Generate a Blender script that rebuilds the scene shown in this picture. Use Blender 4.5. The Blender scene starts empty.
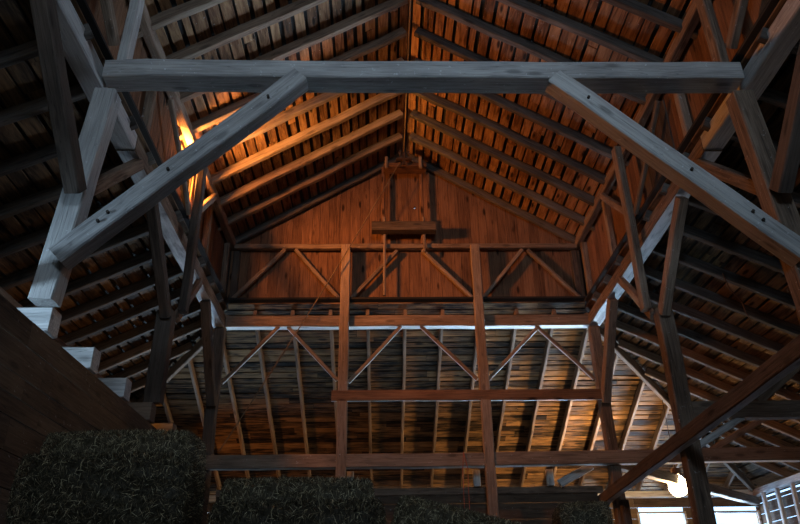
import bpy, math, random
from mathutils import Vector, Matrix
random.seed(11)
R = math.radians
H = 1.5                      # eye height over the barn floor
W = 3.65                     # half width of the nave
YA, YB, YD = 6.11, 9.80, 13.35   # near, middle and far frame
SL = .48                     # slope of the lower roofs
SU = .61                     # slope of the upper roof
T = 5.5                      # depth of the lean-to aisles
ST = .765                    # rafter spacing
sc = bpy.context.scene
col = sc.collection
V = lambda x, y, z: Vector((x, y, z + H))      # heights are given from the eye

# ------------------------------------------------------------------ materials
def nt(name):
    m = bpy.data.materials.new(name); m.use_nodes = True
    n = m.node_tree; b = n.nodes['Principled BSDF']
    return m, n, b
def node(n, t, **k):
    x = n.nodes.new(t)
    for a, v in k.items():
        if a in x.inputs: x.inputs[a].default_value = v
        else: setattr(x, a, v)
    return x
def ramp(n, stops):
    r = n.nodes.new('ShaderNodeValToRGB'); e = r.color_ramp.elements
    while len(e) < len(stops): e.new(.5)
    for i, (p, c) in enumerate(stops): e[i].position = p; e[i].color = (*c, 1)
    return r
def wood(name, dark, mid, light, grain=26., rough=.85, specks=0., bump=.5, knots=.5, crack=.45):
    """weathered timber, the grain runs along each timber's own length"""
    m, n, b = nt(name); L = n.links.new
    tc = node(n, 'ShaderNodeTexCoord'); oi = node(n, 'ShaderNodeObjectInfo')
    off = node(n, 'ShaderNodeVectorMath', operation='SCALE'); L(oi.outputs['Random'], off.inputs['Scale']); off.inputs[0].default_value = (31, 17, 23)
    at = node(n, 'ShaderNodeAttribute', attribute_name='rnd')
    off2 = node(n, 'ShaderNodeVectorMath', operation='SCALE'); L(at.outputs['Fac'], off2.inputs['Scale']); off2.inputs[0].default_value = (57, 41, 77)
    ad = node(n, 'ShaderNodeVectorMath', operation='ADD'); L(tc.outputs['Object'], ad.inputs[0]); L(off.outputs[0], ad.inputs[1])
    ad2 = node(n, 'ShaderNodeVectorMath', operation='ADD'); L(ad.outputs[0], ad2.inputs[0]); L(off2.outputs[0], ad2.inputs[1])
    mp = node(n, 'ShaderNodeMapping'); mp.inputs['Scale'].default_value = (1.3, grain, grain); L(ad2.outputs[0], mp.inputs['Vector'])
    gr = node(n, 'ShaderNodeTexNoise', Scale=1.6, Detail=7., Roughness=.62, Distortion=.5); L(mp.outputs[0], gr.inputs['Vector'])
    mp2 = node(n, 'ShaderNodeMapping'); mp2.inputs['Scale'].default_value = (1, 3.2, 3.2); L(ad2.outputs[0], mp2.inputs['Vector'])
    bl = node(n, 'ShaderNodeTexNoise', Scale=1.5, Detail=4.); L(mp2.outputs[0], bl.inputs['Vector'])
    mx = node(n, 'ShaderNodeMath', operation='MULTIPLY_ADD'); L(gr.outputs[0], mx.inputs[0]); mx.inputs[1].default_value = .6
    ml = node(n, 'ShaderNodeMath', operation='MULTIPLY'); L(bl.outputs[0], ml.inputs[0]); ml.inputs[1].default_value = .42; L(ml.outputs[0], mx.inputs[2])
    sr = node(n, 'ShaderNodeMath', operation='MULTIPLY_ADD'); L(at.outputs['Fac'], sr.inputs[0]); sr.inputs[1].default_value = .16; L(mx.outputs[0], sr.inputs[2])
    cr = ramp(n, [(.34, dark), (.52, mid), (.74, light)]); L(sr.outputs[0], cr.inputs[0])
    last = cr.outputs[0]
    # knots
    mp3 = node(n, 'ShaderNodeMapping'); mp3.inputs['Scale'].default_value = (1.6, 5, 5); L(ad2.outputs[0], mp3.inputs['Vector'])
    vo = node(n, 'ShaderNodeTexVoronoi', Scale=1.); L(mp3.outputs[0], vo.inputs['Vector'])
    kr = ramp(n, [(.10, (knots,)*3), (.2, (0, 0, 0))]); L(vo.outputs['Distance'], kr.inputs[0])
    k = node(n, 'ShaderNodeMix', data_type='RGBA'); L(kr.outputs[0], k.inputs[0]); L(last, k.inputs[6]); k.inputs[7].default_value = (*[c * .35 for c in dark], 1); last = k.outputs[2]
    # drying cracks
    mp4 = node(n, 'ShaderNodeMapping'); mp4.inputs['Scale'].default_value = (.7, 14, 14); L(ad2.outputs[0], mp4.inputs['Vector'])
    ck = node(n, 'ShaderNodeTexNoise', Scale=1.1, Detail=2., Distortion=.3); L(mp4.outputs[0], ck.inputs['Vector'])
    ckr = ramp(n, [(.487, (0, 0, 0)), (.5, (crack,)*3), (.513, (0, 0, 0))]); L(ck.outputs[0], ckr.inputs[0])
    k2 = node(n, 'ShaderNodeMix', data_type='RGBA'); L(ckr.outputs[0], k2.inputs[0]); L(last, k2.inputs[6]); k2.inputs[7].default_value = (*[c * .25 for c in dark], 1); last = k2.outputs[2]
    if specks:
        ns = node(n, 'ShaderNodeTexNoise', Scale=17., Detail=3., Roughness=.7); L(ad2.outputs[0], ns.inputs['Vector'])
        srp = ramp(n, [(.66, (0, 0, 0)), (.70, (specks,)*3)]); L(ns.outputs[0], srp.inputs[0])
        k3 = node(n, 'ShaderNodeMix', data_type='RGBA'); L(srp.outputs[0], k3.inputs[0]); L(last, k3.inputs[6]); k3.inputs[7].default_value = (.62, .64, .66, 1); last = k3.outputs[2]
    L(last, b.inputs['Base Color']); b.inputs['Roughness'].default_value = rough
    b.inputs['Specular IOR Level'].default_value = .25
    bu = node(n, 'ShaderNodeBump', Strength=bump, Distance=.02)
    hs = node(n, 'ShaderNodeMath', operation='SUBTRACT'); L(gr.outputs[0], hs.inputs[0]); L(ckr.outputs[0], hs.inputs[1]); L(hs.outputs[0], bu.inputs['Height'])
    L(bu.outputs[0], b.inputs['Normal'])
    return m
M = {}
M['grey']   = wood('weathered grey timber', (.13, .125, .12), (.29, .28, .27), (.48, .47, .45), specks=.8, crack=.35)
M['frame']  = wood('old brown timber', (.045, .032, .024), (.15, .105, .075), (.30, .22, .16), specks=.35)
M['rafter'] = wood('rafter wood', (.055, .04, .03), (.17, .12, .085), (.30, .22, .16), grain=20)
M['rafterdark']  = wood('dark rafter wood', (.02, .017, .015), (.06, .052, .046), (.13, .115, .10), grain=20)  # darker, greyer version of the rafter wood
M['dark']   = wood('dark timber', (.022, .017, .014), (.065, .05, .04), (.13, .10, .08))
M['white']  = wood('white timber and lit faces', (.16, .15, .14), (.42, .42, .41), (.72, .72, .70), specks=.5)  # white trim; also paints daylight on undersides, joist ends and stubs
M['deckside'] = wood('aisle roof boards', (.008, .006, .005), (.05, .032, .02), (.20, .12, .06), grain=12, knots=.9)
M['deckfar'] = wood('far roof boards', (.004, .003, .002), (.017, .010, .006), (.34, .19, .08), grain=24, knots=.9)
M['lit_under'] = wood('mottled lit underside', (.10, .10, .10), (.45, .46, .47), (.72, .73, .74), grain=6)  # mottled pale tone, paints daylight from below onto the far purlins
M['board']  = wood('reddish wall boards', (.035, .017, .010), (.125, .062, .034), (.23, .12, .065), grain=30, knots=.9)
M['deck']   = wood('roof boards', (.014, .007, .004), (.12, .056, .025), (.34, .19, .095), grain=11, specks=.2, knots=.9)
M['bin']    = wood('partition boards', (.03, .02, .014), (.085, .058, .04), (.15, .105, .07), grain=26, specks=.3)
def plain(name, c, rough=.9, metal=0.):
    m, n, b = nt(name)
    ns = node(n, 'ShaderNodeTexNoise', Scale=9., Detail=5.)
    r = ramp(n, [(.3, tuple(x * .6 for x in c)), (.7, tuple(min(1, x * 1.3) for x in c))]); n.links.new(ns.outputs[0], r.inputs[0]); n.links.new(r.outputs[0], b.inputs['Base Color'])
    b.inputs['Roughness'].default_value = rough; b.inputs['Metallic'].default_value = metal
    return m
M['roofing'] = plain('tarred roofing', (.012, .011, .010))
M['earth'] = plain('packed earth floor', (.06, .045, .03))
M['snow'] = plain('pale ground outside', (.55, .56, .58))
M['iron'] = plain('rusty iron', (.10, .06, .04), .6, .7)
M['rope'] = plain('hemp rope', (.15, .10, .055))
M['red'] = plain('faded red cord', (.35, .10, .06))
def strawmat():
    m, n, b = nt('dry hay'); L = n.links.new
    at = node(n, 'ShaderNodeAttribute', attribute_name='rnd')
    r = ramp(n, [(0., (.02, .016, .010)), (.45, (.11, .088, .05)), (.85, (.32, .25, .14)), (1., (.65, .56, .34))]); oi = node(n, 'ShaderNodeObjectInfo'); mm = node(n, 'ShaderNodeMath', operation='MULTIPLY_ADD'); L(oi.outputs['Random'], mm.inputs[0]); mm.inputs[1].default_value = .28; L(at.outputs['Fac'], mm.inputs[2]); L(mm.outputs[0], r.inputs[0]); L(r.outputs[0], b.inputs['Base Color'])
    b.inputs['Roughness'].default_value = .6; b.inputs['Specular IOR Level'].default_value = .3
    return m
M['hay'] = strawmat()
def glow(name, c, s):
    m, n, b = nt(name); b.inputs['Emission Color'].default_value = (*c, 1); b.inputs['Emission Strength'].default_value = s; b.inputs['Base Color'].default_value = (*c, 1)
    return m
M['bulb'] = glow('lit bulb', (1., .80, .5), 60.)

# ------------------------------------------------------------------ mesh helpers
class MB:
    def __init__(s): s.v = []; s.f = []; s.m = []; s.r = []
    def add(s, vs, fs, mi=0, r=0.):
        o = len(s.v); s.v += [tuple(v) for v in vs]; s.f += [tuple(i + o for i in f) for f in fs]; s.m += [mi] * len(fs); s.r += [r] * len(fs)
    def beam(s, P, ax, w, h, L, seg=.45, jit=.006, ch=.012, r=0., mi=0, taper=1., bend=0., under=False):
        """chamfered bar from P along unit axes ax=(x,y,z), section w (y) by h (z), gently uneven like hewn wood"""
        n = max(1, int(L / seg)); X, Y, Z = ax; rings = []
        k = min(ch, w * .3, h * .3)
        sec = [(-w/2+k, -h/2), (w/2-k, -h/2), (w/2, -h/2+k), (w/2, h/2-k), (w/2-k, h/2), (-w/2+k, h/2), (-w/2, h/2-k), (-w/2, -h/2+k)]
        vs = []; bp = random.uniform(0, 6)
        for i in range(n + 1):
            t = i / n; q = 1 + (taper - 1) * t
            dy = random.uniform(-jit, jit); dz = random.uniform(-jit, jit); sy = 1 + random.uniform(-jit, jit) * 2.5
            cz = bend * math.sin(t * math.pi + bp * .15)
            for (a, b_) in sec:
                vs.append(P + X * (L * t) + Y * (a * q * sy + dy) + Z * (b_ * q + dz + cz))
        fs = []
        for i in range(n):
            for j in range(8):
                a = i * 8 + j; b_ = i * 8 + (j + 1) % 8
                fs.append((a, b_, b_ + 8, a + 8))
        fs.append(tuple(range(7, -1, -1))); fs.append(tuple(range(n * 8, n * 8 + 8)))
        s.add(vs, fs, mi, r)
        if under:  # underside faces take a paler material, painting light from below
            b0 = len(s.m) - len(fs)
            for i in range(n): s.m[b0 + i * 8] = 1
    def box(s, a, b, mi=0, r=0.):
        x0, y0, z0 = a; x1, y1, z1 = b
        vs = [(x0,y0,z0),(x1,y0,z0),(x1,y1,z0),(x0,y1,z0),(x0,y0,z1),(x1,y0,z1),(x1,y1,z1),(x0,y1,z1)]
        s.add(vs, [(3,2,1,0),(4,5,6,7),(0,1,5,4),(1,2,6,5),(2,3,7,6),(3,0,4,7)], mi, r)
    def tube(s, pts, rad, n=8, r=0., mi=0):
        vs = []; m = len(pts)
        for i, p in enumerate(pts):
            p = Vector(p); t = (Vector(pts[min(i+1, m-1)]) - Vector(pts[max(i-1, 0)])).normalized()
            u = t.cross(Vector((.13, .31, 1))).normalized(); w = t.cross(u)
            for j in range(n):
                a = j * 2 * math.pi / n; vs.append(p + (u * math.cos(a) + w * math.sin(a)) * rad)
        fs = [(i*n+j, i*n+(j+1) % n, (i+1)*n+(j+1) % n, (i+1)*n+j) for i in range(m-1) for j in range(n)]
        fs += [tuple(range(n-1, -1, -1)), tuple(range((m-1)*n, m*n))]
        s.add(vs, fs, mi, r)
    def build(s, name, mats, parent=None, mw=None):
        me = bpy.data.meshes.new(name); me.from_pydata(s.v, [], s.f)
        mats = mats if isinstance(mats, (list, tuple)) else [mats]
        for m in mats: me.materials.append(m)
        me.polygons.foreach_set('material_index', s.m)
        a = me.attributes.new('rnd', 'FLOAT', 'FACE'); a.data.foreach_set('value', s.r)
        me.update()
        o = bpy.data.objects.new(name, me); col.objects.link(o)
        if mw is not None: o.matrix_world = mw
        if parent is not None: o.parent = parent; 
        return o
def tag(o, label, cat, group=None):
    o['label'] = label; o['category'] = cat
    if group: o['group'] = group
    return o
def struct(o): o['kind'] = 'structure'; return o
I3 = (Vector((1, 0, 0)), Vector((0, 1, 0)), Vector((0, 0, 1)))
def frame(A, B, up=None):
    """matrix whose local X runs from A to B"""
    x = (B - A).normalized(); up = up or Vector((0, 0, 1))
    if abs(x.dot(up)) > .98: up = Vector((0, 1, 0))
    y = up.cross(x).normalized(); z = x.cross(y)
    m = Matrix((x, y, z)).transposed().to_4x4(); m.translation = A
    return m
def timber(name, A, B, w, h, mat, label=None, cat=None, group=None, up=None, parent=None, jit=.006, ch=.014, bend=0., taper=1., under=None):
    """one timber from A to B: w across, h along 'up'"""
    mb = MB(); L = (B - A).length
    mb.beam(Vector((0, 0, 0)), I3, w, h, L, jit=jit, ch=ch, bend=bend, taper=taper, r=random.random(), under=bool(under))
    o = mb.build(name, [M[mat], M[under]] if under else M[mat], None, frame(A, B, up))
    if label: tag(o, label, cat or name.split('_')[-1], group)
    return o
def pegs(parent, pts, axis, rad=.016, out=.03):
    for p in pts:
        mb = MB(); mb.tube([Vector(p) - axis * .02, Vector(p) + axis * out], rad, 8)
        o = mb.build('wooden_peg', M['dark']); o.parent = parent; o.matrix_parent_inverse = parent.matrix_world.inverted()

# ------------------------------------------------------------------ ground, outside, outer walls
mb = MB(); mb.box((-9.4, -3, -.1), (9.4, 19.1, 0)); struct(mb.build('floor', M['earth']))
mb = MB(); mb.box((-90, -60, -.5), (90, 140, -.12)); struct(mb.build('floor', M['snow']))
ZE = 5.58 - SL * T                # height of the outer plates
def hboards(mb, x0, x1, z0, z1, bw=.24, gap=.012, th=.03, skip=()):
    """horizontal boards in the local XZ plane"""
    z = z0
    while z < z1 - .02:
        w = bw * random.uniform(.85, 1.15); zt = min(z + w, z1); x = x0
        while x < x1 - .01:
            xe = min(x1, x + random.uniform(2.6, 4.6))
            if x1 - xe < .5: xe = x1
            holes = [h for h in skip if h[0] < xe and h[1] > x and h[2] < zt and h[3] > z]
            spans = [(x, xe)]
            for h in holes:
                ns = []
                for a, b in spans:
                    if h[0] > a: ns.append((a, min(b, h[0])))
                    if h[1] < b: ns.append((max(a, h[1]), b))
                    if h[1] <= a or h[0] >= b: pass
                spans = [(a, b) for a, b in ns if b - a > .02]
            rr = random.random(); dy = random.uniform(0, .006)
            for a, b in spans: mb.box((a + .003, dy, z), (b - .003, th + dy, zt - gap), 0, rr)
            x = xe
        z = zt
def wallobj(name, A, B, mb, mat):
    return struct(mb.build(name, M[mat], None, frame(A, B)))
# far outer wall with a wide opening low on the right (daylight)
FW = YD + T
FH = [(1.6 + 9.15 - 9.15, 0, 0, 0)]
mb = MB(); hboards(mb, 0, 18.3, 0, H + ZE - .02, .24, .006, skip=[(15.15, 16.3, 1.2, H + 2.42), (16.75, 18.2, 1.2, H + 2.42), (3.2, 7.2, 2.0, 2.5), (8.8, 12.8, 2.0, 2.5)])
wallobj('wall_far', V(-9.15, FW, -H), V(9.15, FW, -H), mb, 'bin')
for nm, xa, xb, za, zb in (('window_1', 6.0, 7.15, 1.2 - H, 2.42), ('window_2', 7.6, 9.05, 1.2 - H, 2.42), ('window_3', -5.95, -1.95, .5, 1.0), ('window_4', -.35, 3.65, .5, 1.0)):
    mb = MB(); t_ = .05
    mb.box((xa - t_, FW - .04, za + H - t_), (xb + t_, FW + .07, za + H)); mb.box((xa - t_, FW - .04, zb + H), (xb + t_, FW + .07, zb + H + t_))
    mb.box((xa - t_, FW - .04, za + H), (xa, FW + .07, zb + H)); mb.box((xb, FW - .04, za + H), (xb + t_, FW + .07, zb + H))
    struct(mb.build(nm, M['white']))
# side outer walls with low openings
for s, nm in ((1, 'wall_right'), (-1, 'wall_left')):
    mb = MB()
    holes = [(5.5, 7, 1.2, 2.2), (11.5, 13, 1.2, 2.2)]
    hboards(mb, 0, FW + 3, 0, H + ZE - .2, .24, .02 if s > 0 else .006, skip=holes)
    o = wallobj(nm, V(s * 9.15, -3, -H), V(s * 9.15, FW, -H), mb, 'bin')
# near outer wall with the big barn doorway
mb = MB(); hboards(mb, 0, 18.3, 0, H + ZE - .2, .24, .006, skip=[(7.2, 11.1, 0, 3.2)])
wallobj('wall_near', V(-9.15, -3, -H), V(9.15, -3, -H), mb, 'bin')
mb = MB()
for x in (-9, 9): pass
x = -W
while x < W:
    zt = 9.55 - SU * abs(x + .11) + H + .15; z0 = 4.6 + H
    if -1.35 < x < 1.15:      # hay door
        mb.box((x, -3, z0), (x + .215, -2.97, 5.6 + H), 0, random.random()); mb.box((x, -3, 7.6 + H), (x + .215, -2.97, zt), 0, random.random())
    else: mb.box((x, -3, z0), (x + .215, -2.97, zt), 0, random.random())
    x += .22
struct(mb.build('wall_near', M['board']))

# ------------------------------------------------------------------ roof decks (boards with dark gaps, roofing above)
RD = .165                         # rafter depth
def deck(name, place, tmax, ext, slope, bw=.205, gap=.045, t0=0., mat='deck', jog=True):
    """boards at distance t down the slope; ext(t) gives the run of the board at that distance"""
    mb = MB(); t = t0; L = math.sqrt(1 + slope * slope)
    while t < tmax - .02:
        w = bw * random.uniform(.8, 1.2); t1 = min(t + w, tmax)
        e0 = ext(t + .5 * w); u = e0[0]
        while u < e0[1] - .01:
            ue = min(e0[1], u + random.uniform(2.2, 4.4))
            if e0[1] - ue < .6: ue = e0[1]
            g = gap * random.uniform(.5, 1.5); rr = random.random(); dz = random.uniform(0, .012)
            ps = []
            for zz in (dz, .024 + dz):
                for (uu, tt) in ((u + .004, t), (ue - .004, t), (ue - .004, t1 - g), (u + .004, t1 - g)):
                    ps.append(place(uu, tt, zz))
            mb.add(ps, [(3,2,1,0),(4,5,6,7),(0,1,5,4),(1,2,6,5),(2,3,7,6),(3,0,4,7)], 0, rr)
            u = ue
        t = t1
    # roofing above
    c = []
    for zz in (.06, .10):
        for tt in (t0 - .05, tmax + .3):
            e = ext(tt); c += [place(e[0], tt, zz), place(e[1], tt, zz)]
    mb.add(c, [(0,1,3,2),(4,6,7,5),(0,4,5,1),(2,3,7,6),(0,2,6,4),(1,5,7,3)], 1)
    return mb
def boards_obj(mb, name, mat, axis):
    """grain of the boards runs along the given world axis: turn the object so its local X is that axis"""
    if axis == 'Y': rot = Matrix.Rotation(math.pi / 2, 4, 'Z')
    elif axis == 'Z': rot = Matrix.Rotation(-math.pi / 2, 4, 'Y')
    else: rot = Matrix.Identity(4)
    inv = rot.inverted(); mb.v = [tuple(inv @ Vector(v)) for v in mb.v]
    return mb.build(name, mat, None, rot)
VS = RD * math.sqrt(1 + SL * SL) + .004
for s in (1, -1):
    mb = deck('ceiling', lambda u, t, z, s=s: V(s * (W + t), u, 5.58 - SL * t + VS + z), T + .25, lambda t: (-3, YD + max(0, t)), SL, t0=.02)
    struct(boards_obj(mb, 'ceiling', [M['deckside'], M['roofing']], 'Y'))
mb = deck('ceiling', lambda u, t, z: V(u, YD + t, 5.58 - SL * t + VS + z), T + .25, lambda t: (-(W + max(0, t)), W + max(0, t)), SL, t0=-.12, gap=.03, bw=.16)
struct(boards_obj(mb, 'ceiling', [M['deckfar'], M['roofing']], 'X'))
VU = RD * math.sqrt(1 + SU * SU) + .004
for s in (1, -1):
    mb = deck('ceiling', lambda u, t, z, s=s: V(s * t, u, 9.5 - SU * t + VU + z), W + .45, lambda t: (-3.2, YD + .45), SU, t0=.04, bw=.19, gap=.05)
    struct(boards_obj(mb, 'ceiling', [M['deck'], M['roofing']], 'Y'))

# ------------------------------------------------------------------ rafters
ORD = ['nearest', 'second', 'third', 'fourth', 'fifth', 'sixth', 'seventh', 'eighth', 'ninth', 'tenth', 'eleventh', 'twelfth', 'thirteenth', 'fourteenth', 'fifteenth', 'sixteenth', 'seventeenth', 'eighteenth', 'nineteenth', 'twentieth', 'twenty-first', 'twenty-second', 'twenty-third', 'twenty-fourth']
zt_ = RD / 2
def rafter(A, B, label, group, mat='rafter', w=.095, jit=.006, bend=0.):
    d = (B - A).normalized(); side = d.cross(Vector((0, 0, 1))).normalized(); up = side.cross(d)
    if up.z < 0: up = -up
    o = timber('roof_rafter', A + up * zt_, B + up * zt_, w, RD, mat, label, 'rafter', group, up=up, jit=jit, bend=bend, ch=.012)
    return o
for s, sd in ((1, 'right'), (-1, 'left')):
    ys = [12.56 - ST * k for k in range(11)]
    for k, y in enumerate(ys):
        rafter(V(s * (W - .07), y, 5.58 + .07 * SL), V(s * (W + T + .2), y, 5.58 - SL * (T + .2)),
               f'{ORD[k].replace("nearest", "first")} long rafter of the {sd} aisle roof counted from the far corner', f'{sd} aisle rafters', mat='rafterdark')
    for k in range(6):
        t = .75 + ST * k - (12.56 + ST - YD - 0) * 0
        y = 12.56 + ST * (k + 1); t0 = y - YD
        if t0 < 0: t0 = 0
        if T + .2 - t0 < .3: continue
        rafter(V(s * (W + t0 + .08), y, 5.58 - SL * (t0 + .08)), V(s * (W + T + .2), y, 5.58 - SL * (T + .2)),
               f'{ORD[k].replace("nearest", "first")} jack rafter climbing to the {sd} hip from the {sd} aisle wall', f'{sd} jack rafters')
    for k in range(8):
        y = 12.56 - ST * k
        rafter(V(s * .06, y, 9.5 - SU * .06), V(s * (W + .2), y, 9.5 - SU * (W + .2)),
               f'{ORD[k].replace("nearest", "first")} rafter from the far gable on the {sd} slope of the high roof', f'high roof rafters on the {sd} slope', mat='rafterdark' if s > 0 else 'rafter', w=.11, jit=.011, bend=.012)
    # verge rafter against the gable wall
    rafter(V(s * .03, YD + .02, 9.5), V(s * (W + .1), YD + .02, 9.5 - SU * (W + .1)),
           f'end rafter on the {sd} slope lying against the boarded gable', 'gable end rafters', mat='rafterdark', w=.09)
xs = [-.05 + ST * k for k in range(-12, 13)]
k1 = 0; kl = kr = 0
for x in xs:
    ax_ = abs(x)
    if ax_ > W + T - .4: continue
    if ax_ <= W:
        k1 += 1
        rafter(V(x, YD - .05, 5.58 + .05 * SL), V(x, YD + T + .2, 5.58 - SL * (T + .2)),
               f'{ORD[k1-1].replace("nearest", "first")} from the left of the long rafters of the far end roof', 'far end roof rafters', w=.068)
    else:
        t0 = ax_ - W + .08; sd = 'left' if x < 0 else 'right'
        i = (kl if x < 0 else kr)
        if x < 0: kl += 1
        else: kr += 1
        n_ = {'left': 7, 'right': 7}[sd]
        lab = f'{ORD[i].replace("nearest", "first")} jack rafter from the left of the far end roof left of its hip' if x < 0 else f'{ORD[i].replace("nearest", "first")} short jack rafter of the far end roof right of the right hip'
        rafter(V(x, YD + t0, 5.58 - SL * t0), V(x, YD + T + .2, 5.58 - SL * (T + .2)), lab, f'far end jack rafters beyond the {sd} hip', w=.068)
for s, sd in ((1, 'right'), (-1, 'left')):
    A = V(s * W, YD, 5.56); B = V(s * (W + T + .15), YD + T + .15, 5.56 - SL * (T + .15))
    timber('hip_rafter', A, B, .09, .2, 'rafter', f'long diagonal hip rafter running to the far {sd} corner of the building', 'rafter')
# outer plates on the walls
timber('wall_plate', V(-9.15, FW - .1, ZE - .06), V(9.15, FW - .1, ZE - .06), .18, .16, 'white', 'pale horizontal plate on top of the far outer wall above the daylight opening', 'beam')
timber('wall_plate', V(9.05, -2.9, ZE - .06), V(9.05, FW, ZE - .06), .18, .16, 'white', 'white plate on top of the right outer wall in the lower right corner', 'beam')
timber('wall_plate', V(-9.05, -2.9, ZE - .06), V(-9.05, FW, ZE - .06), .18, .16, 'frame', 'plate on top of the left outer wall beneath the left aisle rafters', 'beam')
for k, y in enumerate((18.2, 17.5, 16.8, 16.1, 15.4)):
    timber('wall_stud', V(8.98, y, -H), V(8.98, y, ZE - .15), .09, .11, 'white', f'{ORD[k].replace("nearest", "first")} white stud from the far corner of the right outer wall', 'stud', 'white studs of the right wall')

# ------------------------------------------------------------------ long beams of the nave
for s, sd in ((1, 'right'), (-1, 'left')):
    z0 = 5.47 + .11; z1 = 5.34 + .12
    timber('purlin_beam', V(s * (W + .14), -2.9, z0 + .06), V(s * (W + .14), 7.45, (z0 + z1) / 2 + .03), .25, .23, 'grey',
           f'near length of the {sd} purlin beam reaching over the viewer past the near tie beam', 'beam')
    timber('purlin_beam', V(s * (W + .14), 7.46, (z0 + z1) / 2 + .02), V(s * (W + .14), YD + .14, z1), .25, .23, 'frame',
           f'far length of the {sd} purlin beam with underside painted lit ending at the far frame', 'beam', under='lit_under')
    timber('wall_sill', V(s * (W + .13), -2.9, 5.93), V(s * (W + .13), YD + .15, 5.93), .12, .13, 'frame', f'sill timber under the boarded clerestory wall on the {sd}', 'beam')
    timber('top_plate', V(s * (W + .06), -2.9, 7.28), V(s * (W + .06), YD + .15, 7.28), .14, .17, 'frame', f'top plate carrying the high roof on the {sd} side', 'beam')
    # boarded clerestory wall: vertical boards, with one loading hatch
    mb = MB(); y = -2.9
    while y < YD + .2:
        w = random.uniform(.17, .27); 
        hatch = 8.85 < y < 10.5
        if hatch and s < 0: w = min(w, .1, 10.505 - y + .01)
        if 1:
            z1 = 7.2 if not (hatch and s < 0) else min(7.2, 6.98 - (y + w / 2 - 9.26) * .98)
            mb.box((s * (W + .20) - .013, y, 5.9 + H), (s * (W + .20) + .013, y + w - .006, z1 + H + .1), 0, random.random())
        
        y += w
    xb = s * (W + .235)
    if s < 0:
        for i in range(19): mb.box((xb - .01, 8.98 + .08 * i, 5.85 + H), (xb + .01, 9.062 + .08 * i, H + 7.24 - .08 * (i + .5) * .98), 1)
    for ya, yb, za, zb in ((-3, 8.98, 5.85, 7.4), (10.5, YD + .3, 5.85, 7.4)) + (((8.98, 10.5, 5.85, 7.4),) if s > 0 else ()):
        mb.box((xb - .01, ya, za + H), (xb + .01, yb, zb + H), 1)
    struct(boards_obj(mb, f'wall_{sd}', [M['board'], M['roofing']], 'Z'))
    for k, y in enumerate((4.4, 7.9, 11.5, 13.2)):
        timber('wall_stud', V(s * (W + .12), y, 6.0), V(s * (W + .12), y, 7.19), .12, .12, 'frame',
               f'{["first", "second", "third", "fourth"][k]} upright stud of the {sd} clerestory wall counted from the near end', 'stud', f'{sd} clerestory studs')
# dark shutter that closes the right hatch
mb = MB()
for i in range(5): mb.box((W + .165, 8.5 + i * .25, 5.98 + H), (W + .185, 8.745 + i * .25, 7.15 + H), 0, random.random())
sh = boards_obj(mb, 'hatch_shutter', M['dark'], 'Z'); tag(sh, 'dark closed shutter in the right clerestory wall beside the middle frame', 'shutter')

# ------------------------------------------------------------------ near frame
def post(x, y, z0, z1, w, h, mat, label, name='timber_post'):
    return timber(name, V(x, y, z0), V(x, y, z1), w, h, mat, label, 'post', up=Vector((0, 1, 0)))
tieA = timber('tie_beam', V(-3.62, YA + .145, 5.59), V(3.6, YA + .145, 5.585), .29, .24, 'grey', 'big weathered grey tie beam crossing the nave closest to the viewer', 'beam', jit=.008)
for s, sd in ((1, 'right'), (-1, 'left')):
    timber('timber_post', V(s * (3.77 if s < 0 else 3.92), YA + .20, 2.8 if s < 0 else -H), V(s * 3.6, YA + .20, 5.36), .24, .22, 'grey' if s < 0 else 'frame', f'stout {sd} post of the nearest frame leaning slightly under the purlin beam', 'post', up=Vector((0, 1, 0)))
    post(s * 3.50, YA + .20, 5.5, 7.19, .11, .18, 'grey' if s < 0 else 'frame', f'slim upper {sd} post rising above the near tie beam to the high roof plate')
    b = timber('knee_brace', V(s * 3.66, YA + .06, 3.2), V(s * 1.42, YA + .06, 5.46), .21, .22, 'grey', f'thick grey diagonal brace from the nearest {sd} post up to the near tie beam', 'brace', jit=.009)
    d = Vector((s * -2.2, 0, 2.26)).normalized()
    pegs(b, [V(s * 3.3, YA - .05, 3.56), V(s * 3.22, YA - .05, 3.66), V(s * 1.75, YA - .05, 5.12), V(s * 2.7, YA - .05, 4.17)], Vector((0, -1, 0)))
    timber('knee_brace', V(s * 3.62, 6.12, 3.95), V(s * 3.66, 4.55, 5.42), .16, .2, 'dark', f'dark brace rising from the nearest {sd} post toward the viewer to the {sd} purlin', 'brace')
    timber('knee_brace', V(s * 3.66, 6.40, 4.13), V(s * 3.68, 7.68, 5.38), .12, .15, 'frame', f'brace from the nearest {sd} post up and away to the {sd} purlin beam', 'brace')
    timber('knee_brace', V(s * 3.6, 6.2, 6.0), V(s * 3.66, 4.6, 7.2), .1, .14, 'frame', f'slender brace above the near tie beam leaning toward the viewer at the {sd} clerestory', 'brace')
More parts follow.
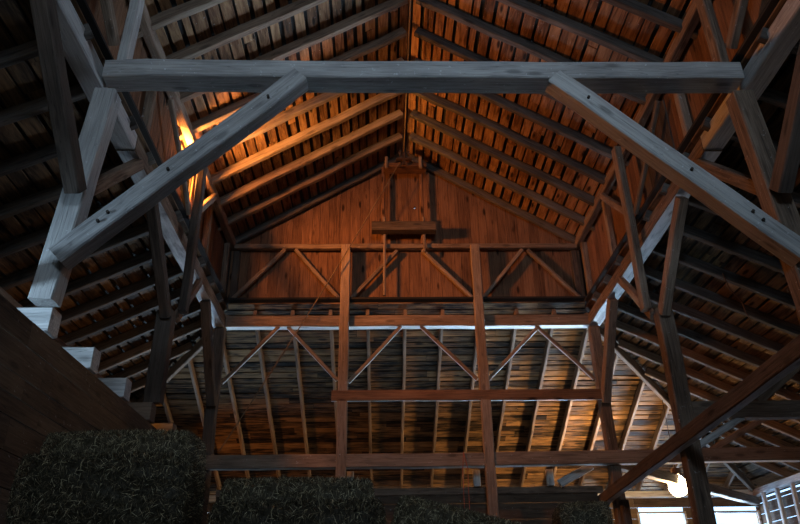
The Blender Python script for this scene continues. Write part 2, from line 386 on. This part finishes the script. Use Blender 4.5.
# ------------------------------------------------------------------ middle frame
for s, sd in ((1, 'right'), (-1, 'left')):
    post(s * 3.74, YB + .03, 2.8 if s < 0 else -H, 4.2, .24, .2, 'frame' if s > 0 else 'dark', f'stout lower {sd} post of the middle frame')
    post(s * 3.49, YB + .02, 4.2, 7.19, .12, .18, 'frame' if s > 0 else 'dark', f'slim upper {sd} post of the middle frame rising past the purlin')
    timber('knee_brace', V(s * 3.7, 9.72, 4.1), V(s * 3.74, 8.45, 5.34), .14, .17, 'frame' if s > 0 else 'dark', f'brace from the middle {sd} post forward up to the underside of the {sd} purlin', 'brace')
    timber('knee_brace', V(s * 3.62, 9.92, 4.14), V(s * 3.70, 11.2, 5.36), .1, .13, 'frame', f'brace from the middle {sd} post back up to the {sd} purlin beam', 'brace')
    timber('knee_brace', V(s * 3.56, 9.92, 5.95), V(s * 3.64, 11.25, 7.14), .09, .12, 'frame', f'upper brace from the middle {sd} post back to the top plate of the high roof', 'brace')
    timber('knee_brace', V(s * 3.58, 9.74, 5.85), V(s * 3.66, 8.35, 7.0), .07, .09, 'frame', f'upper brace from the middle {sd} post forward to the top plate across the {sd} hatch', 'brace')
# ------------------------------------------------------------------ far frame
tieD = timber('tie_beam', V(-3.66, 13.36, 5.465), V(3.68, 13.36, 5.465), .2, .235, 'frame', 'orange lit tie beam with pale underside in the far frame below the gable', 'beam', under='white')  # pale underside stands for daylight from the far windows
rail = timber('gable_rail', V(-3.65, 13.36, 7.2), V(3.65, 13.36, 7.2), .13, .11, 'frame', 'thin horizontal rail across the foot of the far gable triangle', 'beam')
sill = timber('gable_sill', V(-3.65, 13.43, 5.91), V(3.65, 13.43, 5.91), .14, .055, 'board', 'narrow sill ledge at the bottom of the far boarded wall', 'beam')
for s, sd, x in ((-1, 'left', -1.28), (1, 'right', 1.44)):
    p = post(x, 13.19, -H, 7.14, .19, .14, 'frame', f'{sd} one of the two tall inner posts in the far frame')
    mb = MB(); 
post(3.77, YD - .0, -H, 5.33, .2, .2, 'frame', 'right corner post of the far frame below the purlin end')
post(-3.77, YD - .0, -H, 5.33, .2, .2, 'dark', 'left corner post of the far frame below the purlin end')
for s, sd in ((1, 'right'), (-1, 'left')):
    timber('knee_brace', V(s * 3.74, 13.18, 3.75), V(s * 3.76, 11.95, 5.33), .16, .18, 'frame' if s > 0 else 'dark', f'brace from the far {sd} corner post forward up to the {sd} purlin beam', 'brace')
    post(s * 3.6, 13.42, 5.95, 7.12, .14, .1, 'dark', f'{sd} corner stud of the far gable wall above the tie beam', 'wall_stud')
BD = [(-3.63, 4.2, -2.6, 5.36, 'leftmost of the six pale braces under the far tie beam'),
      (-1.40, 4.24, -2.42, 5.36, 'second from the left of the six pale braces under the far tie beam'),
      (-1.18, 4.2, -.14, 5.36, 'third from the left of the six pale braces under the far tie beam'),
      (1.33, 4.24, .26, 5.36, 'fourth from the left of the six pale braces under the far tie beam'),
      (1.55, 4.24, 2.66, 5.36, 'fifth from the left of the six pale braces under the far tie beam'),
      (3.64, 4.24, 2.60, 5.36, 'rightmost of the six pale braces under the far tie beam')]
for x0, z0, x1, z1, lb in BD: timber('knee_brace', V(x0, 13.33, z0), V(x1, 13.33, z1), .075, .07, 'rafter', lb, 'brace', 'braces under the far tie beam', under='white')  # lit lower edges of the braces put into the colour
BG = [(-3.58, 6.0, -2.58, 7.13, 'leftmost'), (-1.4, 5.98, -2.36, 7.13, 'second from left'), (-1.15, 6.0, -.2, 7.1, 'third from left'),
      (1.34, 6.0, .34, 7.12, 'fourth from left'), (1.58, 6.0, 2.48, 7.12, 'fifth from left'), (3.58, 6.0, 2.6, 7.12, 'rightmost')]
for x0, z0, x1, z1, lb in BG: timber('gable_brace', V(x0, 13.36, z0), V(x1, 13.36, z1), .10, .08, 'frame', f'{lb} diagonal brace on the boarded wall above the far tie beam', 'brace', 'braces on the gable wall')
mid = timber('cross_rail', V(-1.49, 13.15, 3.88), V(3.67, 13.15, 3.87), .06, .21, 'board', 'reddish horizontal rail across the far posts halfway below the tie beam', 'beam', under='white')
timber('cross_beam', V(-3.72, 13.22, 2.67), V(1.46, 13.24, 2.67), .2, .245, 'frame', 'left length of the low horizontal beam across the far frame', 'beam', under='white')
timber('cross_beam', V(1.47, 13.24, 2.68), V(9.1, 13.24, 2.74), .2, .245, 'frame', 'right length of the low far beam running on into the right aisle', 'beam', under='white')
timber('aisle_tie', V(3.66, YB + .12, 2.66), V(9.1, YB + .12, 2.7), .2, .24, 'frame', 'aisle tie running right from the middle right post at head of the window side', 'beam')
timber('aisle_tie', V(3.66, YA + .3, 2.66), V(9.1, YA + .3, 2.7), .2, .24, 'frame', 'aisle tie running right from the nearest right post', 'beam')
timber('knee_brace', V(3.66, YB + .02, 2.05), V(4.6, YB + .12, 2.56), .12, .09, 'white', 'small pale brace between the middle right post and its aisle tie', 'brace')
timber('roof_strut', V(4.9, YB + .12, 2.78), V(6.5, YB + .12, 4.0), .12, .12, 'rafter', 'strut leaning outward from the middle aisle tie to the right aisle rafters', 'strut')
timber('roof_strut', V(5.6, 13.35, 2.8), V(7.3, 13.35, 3.7), .12, .12, 'rafter', 'strut leaning outward from the far aisle tie to the right aisle rafters', 'strut')
timber('dragon_beam', V(3.8, 13.5, 2.66), V(9.05, FW - .1, 2.68), .16, .2, 'rafter', 'diagonal tie from the far right corner post out to the corner of the building', 'beam')
timber('floor_girt', V(3.56, 13.9, 1.99), V(3.56, 3.4, 2.47), .14, .2, 'dark', 'heavy dark sloping girt crossing the lower right in front of the posts', 'beam', under='white')  # underside painted pale as if lit from below
timber('girt_prop', V(3.75, 13.0, -H), V(3.75, 13.0, 1.9), .14, .14, 'dark', 'short dark prop under the far end of the sloping girt', 'post')
for k, (x0, z0, x1, z1, lb) in enumerate([(2.78, 2.30, 3.42, 2.62, 'pale brace below the low far beam close to the right corner post')]):
    timber('knee_brace', V(x0, 13.6, z0), V(x1, 13.6, z1), .1, .15, 'white', lb, 'brace')  # toned pale for the cold daylight falling on it
for x, lb in ((-1.12, 'stub painted pale as lit post side behind the left inner far post'), (1.24, 'stub painted pale as lit post side behind the right inner far post'), (2.62, 'stub painted pale as a lit side on the plank wall left of corner brace')):
    timber('spacer_block', V(x, 13.62, 2.27), V(x, 13.62, 2.56), .13, .1, 'white', lb, 'block', up=Vector((0, 1, 0)))  # added stubs, pale colour stands for post sides lit by cold daylight
# far gable wall of vertical boards, one knot hole that lets the sky through
mb = MB(); x = -W - .1
while x < W + .1:
    w = random.uniform(.16, .26); xe = x + w
    if x < .21 < xe: x0h = x; x, xe = x, max(xe, .30)
    zt = 9.5 + .1 - SU * max(0, min(abs(x), abs(xe)) if x * xe > 0 else 0)
    zt = max(zt, 7.2); rr = random.random(); y0 = 13.5 + random.uniform(0, .008)
    z0 = 5.9 + H
    if x < .21 < xe:
        mb.box((x, y0, z0), (xe - .006, y0 + .025, 8.255 + H), 0, rr); mb.box((x, y0, 8.31 + H), (xe - .006, y0 + .025, zt + H), 0, rr)
        mb.box((x, y0, 8.26 + H), (.19, y0 + .025, 8.31 + H), 0, rr); mb.box((.23, y0, 8.26 + H), (xe - .006, y0 + .025, 8.31 + H), 0, rr)
    else: mb.box((x, y0, z0), (xe - .006, y0 + .025, zt + H), 0, rr)
    x = xe
for x0, x1, za, zb in ((-W - .2, .19, 5.8, 9.62), (.23, W + .2, 5.8, 9.62)):
    vs = []
    top = (lambda x: 9.62 - SU * abs(x) + H)
    px = [x0] + ([0.] if x0 < 0 < x1 else []) + [x1]
    for yy in (13.56, 13.585):
        for x_ in px: vs += [Vector((x_, yy, za + H)), Vector((x_, yy, top(x_)))]
    m_ = len(px); fs = []
    for i in range(m_ - 1):
        a = 2 * i; b_ = 2 * m_ + 2 * i
        fs += [(a, a + 2, a + 3, a + 1), (b_, b_ + 1, b_ + 3, b_ + 2), (a + 1, a + 3, b_ + 3, b_ + 1), (a, b_, b_ + 2, a + 2)]
    fs += [(0, 1, 2 * m_ + 1, 2 * m_), (2 * m_ - 2, 4 * m_ - 2, 4 * m_ - 1, 2 * m_ - 1)]
    mb.add(vs, fs, 1, .5)
mb.box((.189, 13.56, 5.8 + H), (.231, 13.585, 8.26 + H), 1); mb.box((.189, 13.56, 8.31 + H), (.231, 13.585, 9.45 + H), 1)
struct(boards_obj(mb, 'wall_gable', [M['board'], M['roofing']], 'Z'))
# low plank wall behind the far frame
mb = MB(); hboards(mb, 0, 7.1, 0, H + 2.26, .26, .012)
o = mb.build('plank_partition', M['bin'], None, frame(V(-3.6, 13.68, -H), V(3.6, 13.68, -H))); tag(o, 'low wall of wide horizontal planks behind the far posts', 'partition')
timber('cap_rail', V(-3.6, 13.7, 2.2), V(3.6, 13.7, 2.2), .1, .13, 'frame', 'cap timber along the top of the far plank wall', 'beam')
# ------------------------------------------------------------------ left granary partition, with floor joists over it
mb = MB(); z = -H; zs = [0, .32, .63, .95, 1.28, 1.6, 1.93, 2.26, 2.55, 2.83, 3.1, 3.27, 3.45, 3.72, 3.96]
for a, b in zip(zs, zs[1:]):
    x = 0.
    while x < 16.1:
        xe = min(16.2, x + random.uniform(3.5, 5.5)); mb.box((x, random.uniform(0, .01), a), (xe - .005, .045, b - .012), 0, random.random()); x = xe
o = mb.build('board_partition', M['bin'], None, frame(V(-3.63, -2.9, -H), V(-3.63, YD, -H))); tag(o, 'dark board partition wall rising on the left behind the hay', 'partition')
timber('partition_beam', V(-3.83, -2.9, 2.36), V(-3.83, 13.2, 2.36), .2, .26, 'frame', 'beam on the hidden side of the left board partition under the joist ends', 'beam')
for k in range(7):
    y = 6.47 + 1.1 * k
    timber('floor_joist', V(-3.70, y, 2.655), V(-9.0, y, 2.66), .22, .25, 'white' if k < 3 else 'rafter', f'{ORD[k]} protruding joist end on top of the left board partition', 'joist', 'joists over the left partition')  # first three joists coloured pale as if daylight struck their ends
timber('loft_edge', V(-4.3, -2.9, 2.9), V(-4.3, 13.2, 2.9), .12, .2, 'bin' if 0 else 'frame', 'timber lying along the joists behind the left partition', 'beam')

# ------------------------------------------------------------------ hay trolley gear at the gable
for x, sd in ((-.47, 'left'), (.38, 'right')):
    timber('ladder_upright', V(x, 13.22, 7.0 if sd == 'right' else 6.0), V(x, 13.22, 7.86), .06, .05, 'frame', f'short {sd} upright holding the dark shelf plank at the gable', 'upright')
    timber('gable_upright', V(x - .02, 13.3, 7.25), V(x - .02, 13.3, 9.2), .07, .08, 'board', f'tall {sd} upright against the gable boards under the hay trolley', 'upright')
    timber('trolley_hanger', V(x + .05 * (1 if x < 0 else -1), 12.95, 8.95), V(x + .05 * (1 if x < 0 else -1), 12.95, 9.25), .07, .06, 'frame', f'short {sd} hanger above the trolley platform near the ridge', 'hanger')
timber('shelf_plank', V(-.74, 13.1, 7.53), V(.62, 13.1, 7.53), .22, .21, 'dark', 'dark thick plank resting across the two uprights at the gable', 'plank')
timber('trolley_platform', V(-.48, 13.1, 9.06), V(.46, 13.1, 9.06), .3, .1, 'board', 'small platform across the top of the gable under the ridge', 'platform')
mb = MB(); mb.tube([V(-.03, y, 9.30 + .004 * abs(y - 8)) for y in (-2.8, 1, 5, 8, 11, 13.4)], .016); tag(mb.build('trolley_cable', M['rope']), 'long cable running under the ridge the length of the barn', 'cable')
tr = bpy.data.objects.new('hay_trolley', None); col.objects.link(tr); tr.location = V(-.03, 12.85, 9.2); tag(tr, 'rusty hay trolley with pulley wheels hanging under the ridge by the gable', 'trolley')
def child(mb, name, mat):
    mb.v = [tuple(Vector(v) - tr.location) for v in mb.v]; o = mb.build(name, M[mat]); o.parent = tr
for dx in (-.1, .1):
    mb = MB(); mb.tube([V(-.03 + dx - .02, 12.85, 9.27), V(-.03 + dx + .02, 12.85, 9.27)], .065, 14); child(mb, 'pulley_wheel', 'iron')
mb = MB(); mb.box(V(-.2, 12.82, 9.1), V(.14, 12.88, 9.15)); mb.box(V(-.06, 12.83, 8.98), V(0, 12.87, 9.3)); child(mb, 'trolley_frame', 'iron')
mb = MB(); pts = []
for i in range(13):
    t = i / 12; pts.append(V(-.12, 12.9, 9.08).lerp(V(-3.5, 13.12, 2.85), t) + Vector((0, 0, -.12 * math.sin(t * math.pi))))
mb.tube(pts, .012); tag(mb.build('hoist_rope', M['rope']), 'rope slanting from the hay trolley down left to the low beam', 'rope')
for x, lb in ((.93, 'left'), (1.02, 'right')):
    mb = MB(); mb.tube([V(.96, 13.11, 2.8), V(x, 13.1, 2.5), V(x - .01, 13.1, 1.6), V(x + .02, 13.1, .6)], .007, 6); tag(mb.build('hanging_cord', M['red']), f'{lb} strand of thin red cord looped over the low far beam', 'cord')
mb = MB(); mb.tube([V(5.0, 10.2, 5.0), V(5.05, 10.2, 4.72), V(5.2, 10.2, 4.5), V(5.22, 10.2, 4.3), V(5.3, 10.2, 4.1)], .009, 6); tag(mb.build('dangling_wire', M['iron']), 'loose curling wire dangling below the right aisle rafters', 'wire')

# ------------------------------------------------------------------ lamps of the place
def lampthing(name, P, label, rad, cordlen, mat):
    e = bpy.data.objects.new(name, None); col.objects.link(e); e.location = P; tag(e, label, 'lamp')
    import bmesh
    bm = bmesh.new(); bmesh.ops.create_uvsphere(bm, u_segments=20, v_segments=12, radius=rad)
    for v in bm.verts:
        if v.co.z > 0: v.co.z *= 1.35; v.co.x *= 1 - .35 * max(0, v.co.z / rad - .5); v.co.y *= 1 - .35 * max(0, v.co.z / rad - .5)
    me = bpy.data.meshes.new('bulb'); bm.to_mesh(me); bm.free(); me.materials.append(M[mat])
    b = bpy.data.objects.new('bulb', me); col.objects.link(b); b.parent = e
    mb = MB(); mb.tube([(0, 0, rad * 1.25), (0, 0, rad * 1.9)], rad * .5, 12); s_ = mb.build('socket', M['iron']); s_.parent = e
    mb = MB(); mb.tube([(0, 0, rad * 1.8), (.01, 0, cordlen * .5), (0, 0, cordlen)], .008, 6); c_ = mb.build('lamp_cord', M['iron']); c_.parent = e
    return e
LP = V(5.78, 15.5, 2.53)
lampthing('work_lamp', LP, 'bare glowing work bulb hanging in the far right aisle above the window', .2, 1.9, 'bulb')
lampthing('work_lamp', V(6.5, 15.5, 3.1), 'small unlit dark lamp hanging under the far right roof', .07, .9, 'iron')

# ------------------------------------------------------------------ hay
def bale_mesh(n=22000, L=1.05, Wd=.5, Hh=.46):
    mb = MB(); rnd = random.random
    # core, slightly bulging
    nx, ny = 10, 5
    import bmesh
    bm = bmesh.new(); bmesh.ops.create_cube(bm, size=1); bmesh.ops.subdivide_edges(bm, edges=bm.edges[:], cuts=6, use_grid_fill=True)
    for v in bm.verts:
        c = v.co.copy(); q = [abs(t_) * 2 for t_ in c]
        rr = 1 - .06 * max(0, sum(t_ ** 4 for t_ in q) - 1) - .05 * (q[0]**4 * q[1]**4 + q[0]**4 * q[2]**4 + q[1]**4 * q[2]**4)
        v.co = Vector((c.x * (L - .06) * rr, c.y * (Wd - .05) * rr, (c.z * (Hh - .05)) * rr + Hh / 2)) + Vector((random.uniform(-.012, .012), random.uniform(-.012, .012), random.uniform(-.012, .012)))
    bm.verts.ensure_lookup_table()
    mb.add([v.co for v in bm.verts], [tuple(x.index for x in f.verts) for f in bm.faces], 0, .12); bm.free()
    for i in range(n):
        face = random.choices((0, 1, 2), (L * Hh, L * Wd, Wd * Hh))[0]; sg = random.choice((-1, 1))
        u, w = random.uniform(-.5, .5), random.uniform(-.5, .5)
        if face == 0: P = Vector((u * L, sg * Wd / 2 * .96, w * Hh)); N = Vector((0, sg, 0)); D = Vector((random.gauss(0, .6), 0, random.gauss(0, 1)))
        elif face == 1: P = Vector((u * L, w * Wd, sg * Hh / 2 * .95)); N = Vector((0, 0, sg)); D = Vector((random.gauss(0, .8), random.gauss(0, 1), 0))
        else: P = Vector((sg * L / 2 * .96, u * Wd, w * Hh)); N = Vector((sg, 0, 0)); D = Vector((0, random.gauss(0, 1), random.gauss(0, 1)))
        q = max(abs(u), abs(w)) * 2
        q3 = [abs(P.x) * 2 / L, abs(P.y) * 2 / Wd, abs(P.z) * 2 / Hh]; P *= 1 - .055 * max(0, sum(t_ ** 4 for t_ in q3) - 1)
        P.z += Hh / 2
        D = (D.normalized() + N * random.uniform(-.05, .45)).normalized(); ln = random.uniform(.02, .06); wd = random.uniform(.0008, .0018)
        S = D.cross(N + Vector((.01, .02, .03))).normalized() * wd
        A = P - D * ln * .4; B = P + D * ln * .6 + N * .005
        mid_ = (A + B) / 2 + N * random.uniform(0, .02)
        r = random.random()**2.6
        mb.add([A - S, A + S, mid_ + S, B + S * .3, B - S * .3, mid_ - S], [(0, 1, 2, 5), (5, 2, 3, 4)], 0, r)
    return mb
proto = bale_mesh().build('hay_bale', M['hay'])
BALE_N = 0
def bale(x, y, z, rz, label, group, tilt=0.):
    global BALE_N
    o = proto if BALE_N == 0 else proto.copy()
    if BALE_N: col.objects.link(o)
    BALE_N += 1
    o.location = (x, y, z + H); o.rotation_euler = (random.uniform(-.02, .02), tilt, rz); o['label'] = label; o['category'] = 'hay bale'; o['group'] = group
    return o
LAY = [(-2.17, 4.54, .94, 3, 0, 'nearest bale on the left, top of the front stack', 'left bale stacks'),
       (-2.33, 5.13, 1.22, -2, 0, 'tall left bale lying right behind the nearest one against the partition', 'left bale stacks'),
       (-1.10, 5.16, .90, 2, 0, 'top bale of the middle row just right of the tall left stack', 'middle bale rows'),
       (-1.02, 4.55, .66, -2, 0, 'lower front bale of the middle row right of the left stack', 'middle bale rows'),
       (-.02, 5.16, .74, -3, .26, 'sloping bale at the right end of the middle row', 'middle bale rows'),
       (.08, 4.55, .50, -2, .2, 'low sloping bale in front of the middle row at its right end', 'middle bale rows'),
       (1.50, 7.6, 1.04, 82, 0, 'single round topped heap of hay beside the plank wall on the right', 'bale on the right')]
for (x, y, zt, rz, ti, lb, gp) in LAY: bale(x, y, zt - .46 - (.06 if ti else 0), R(rz), lb, gp, tilt=ti)
for (x, y, zt, rz, ti, lb, gp) in LAY:
    z = zt - .46 - (.16 if ti else 0)
    while z > -H + .03:
        hgt = min(.46, z + H); z -= hgt
        o = bale(x, y, z, R(rz), 'hay bale buried lower in the stacks below the top bales', 'bales lower in the stacks')
        if hgt < .46: o.scale.z = hgt / .46

# ------------------------------------------------------------------ daylight and lamps
w = bpy.data.worlds.new('sky'); sc.world = w; w.use_nodes = True; n = w.node_tree; L = n.links.new
bg = n.nodes['Background']; tc = node(n, 'ShaderNodeTexCoord'); sx = node(n, 'ShaderNodeSeparateXYZ'); L(tc.outputs['Generated'], sx.inputs[0])
mr = node(n, 'ShaderNodeMapRange'); mr.inputs['From Min'].default_value = .12; mr.inputs['From Max'].default_value = .5
mn = node(n, 'ShaderNodeMath', operation='MULTIPLY'); mn.inputs[1].default_value = -1; L(sx.outputs[0], mn.inputs[0]); L(mn.outputs[0], mr.inputs['Value'])
mx = node(n, 'ShaderNodeMix', data_type='RGBA'); L(mr.outputs[0], mx.inputs[0]); mx.inputs[6].default_value = (.42, .68, 1., 1); mx.inputs[7].default_value = (1., .70, .34, 1); L(mx.outputs[2], bg.inputs['Color'])
m3 = node(n, 'ShaderNodeMapRange'); m3.inputs['From Min'].default_value = -.2; m3.inputs['From Max'].default_value = .6; m3.inputs['To Min'].default_value = .05; m3.inputs['To Max'].default_value = 4.6; L(sx.outputs[1], m3.inputs['Value'])
gy = node(n, 'ShaderNodeMapRange'); gy.inputs['From Min'].default_value = .1; gy.inputs['From Max'].default_value = .6; L(sx.outputs[1], gy.inputs['Value'])
gm = node(n, 'ShaderNodeMath', operation='MULTIPLY'); L(gy.outputs[0], gm.inputs[0]); L(mr.outputs[0], gm.inputs[1])
m2 = node(n, 'ShaderNodeMath', operation='MULTIPLY_ADD'); L(gm.outputs[0], m2.inputs[0]); m2.inputs[1].default_value = 11.; L(m3.outputs[0], m2.inputs[2]); L(m2.outputs[0], bg.inputs['Strength'])
def area(name, P, target, sx_, sy_, c, e, spread=180):
    l = bpy.data.lights.new(name, 'AREA'); l.shape = 'RECTANGLE'; l.size = sx_; l.size_y = sy_; l.color = c; l.energy = e; l.spread = R(spread)
    o = bpy.data.objects.new(name, l); col.objects.link(o); o.location = P
    o.rotation_euler = (Vector(target) - Vector(P)).to_track_quat('-Z', 'Y').to_euler(); return o
def point(name, P, c, e, rad=.08):
    l = bpy.data.lights.new(name, 'POINT'); l.color = c; l.energy = e; l.shadow_soft_size = rad
    o = bpy.data.objects.new(name, l); col.objects.link(o); o.location = P; return o
def spot(name, P, T_, c, e, rad, ang):
    l = bpy.data.lights.new(name, 'SPOT'); l.color = c; l.energy = e; l.shadow_soft_size = rad; l.spot_size = R(ang); l.spot_blend = .8
    o = bpy.data.objects.new(name, l); col.objects.link(o); o.location = P; o.rotation_euler = (Vector(T_) - Vector(P)).to_track_quat('-Z', 'Y').to_euler(); return o
BL = (.50, .74, 1.); WM = (1., .50, .16)
area('daylight_right_window', V(7.4, FW + .25, 1.5), V(3.0, 14.2, 5.2), 3.0, 1.8, BL, 400, 42)
area('daylight_window_spill', V(7.55, FW + .1, 1.55), V(6.8, 12, 2.5), 2.8, 1.6, (.30, .58, 1.), 320)
area('daylight_far_window', V(-3.95, FW + .25, .75), V(-3, 13.2, 5.3), 4, 1.3, BL, 170, 38)
area('daylight_far_window', V(1.65, FW + .25, .75), V(1, 13.2, 5.3), 4, 1.3, BL, 170, 38)
area('daylight_left_aisle', V(-9.3, 9.3, .2), V(-4, 8, 4), 1.5, 1., BL, 9)
area('daylight_left_aisle', V(-9.1, 3.2, 1.3), V(-3.8, 6.6, 2.75), 1.2, .8, BL, 45, 28)
area('daylight_right_aisle', V(9.3, 9.3, .2), V(4, 9, 4), 1.5, 1., BL, 8)
area('daylight_hay_door', V(0, -3.05, 6.6), V(0, 6.1, 4.8), 2.4, 1.9, (.56, .77, 1.), 160, 90)
# sunset glow coming through the left hatch
area('sunset_hatch', V(-4.08, 9.85, 6.9), V(0, 11.6, 8.), .45, .45, (1., .31, .055), 720)
area('sunset_snow_glow', V(-4.3, 9.75, 6.2), V(-2.9, 9.8, 7.95), .45, .45, (1., .42, .09), 330, 70)
wl = spot('work_light', V(5.6, 15.5, 2.6), V(3.3, 16.7, 3.9), (1., .58, .22), 2600, .12, 92)
point('work_light', V(5.5, 15.4, 2.4), (1., .60, .25), 480, .1)
spot('aisle_fill', V(-6.2, 14.0, 1.9), V(-2.9, 17.3, 3.3), (1., .40, .09), 460, .12, 58)  # added unseen spot, warms the far left roof boards
point('joist_fill', V(-4.3, 10.2, 2.25), (1., .45, .10), 26, .1)  # added warm point without a fixture, brightens the joist ends
point('joist_fill', V(-4.3, 11.35, 2.2), (1., .45, .10), 24, .1)  # second added point, for the farther joists

# ------------------------------------------------------------------ camera
cam = bpy.data.cameras.new('camera'); co = bpy.data.objects.new('camera', cam); col.objects.link(co)
f_, th, ps, ro = 708.37, R(27.104), R(1.6155), R(-.9036)
fw = Vector((math.sin(ps) * math.cos(th), math.cos(ps) * math.cos(th), math.sin(th))); r = Vector((math.cos(ps), -math.sin(ps), 0)); u = r.cross(fw)
r2 = r * math.cos(ro) + u * math.sin(ro); u2 = -r * math.sin(ro) + u * math.cos(ro)
mt = Matrix((r2, u2, -fw)).transposed().to_4x4(); mt.translation = V(-.518, 0, 0); co.matrix_world = mt
cam.sensor_width = 36; cam.lens = f_ * 36 / 800; cam.clip_start = .05; cam.clip_end = 500
sc.camera = co
sc.view_settings.view_transform = 'Standard'; sc.view_settings.look = 'None'; sc.view_settings.gamma = 1; sc.view_settings.exposure = -.9; sc.view_settings.use_curve_mapping = False
sc.cycles.use_denoising = True; sc.cycles.max_bounces = 6; sc.cycles.sample_clamp_indirect = 6
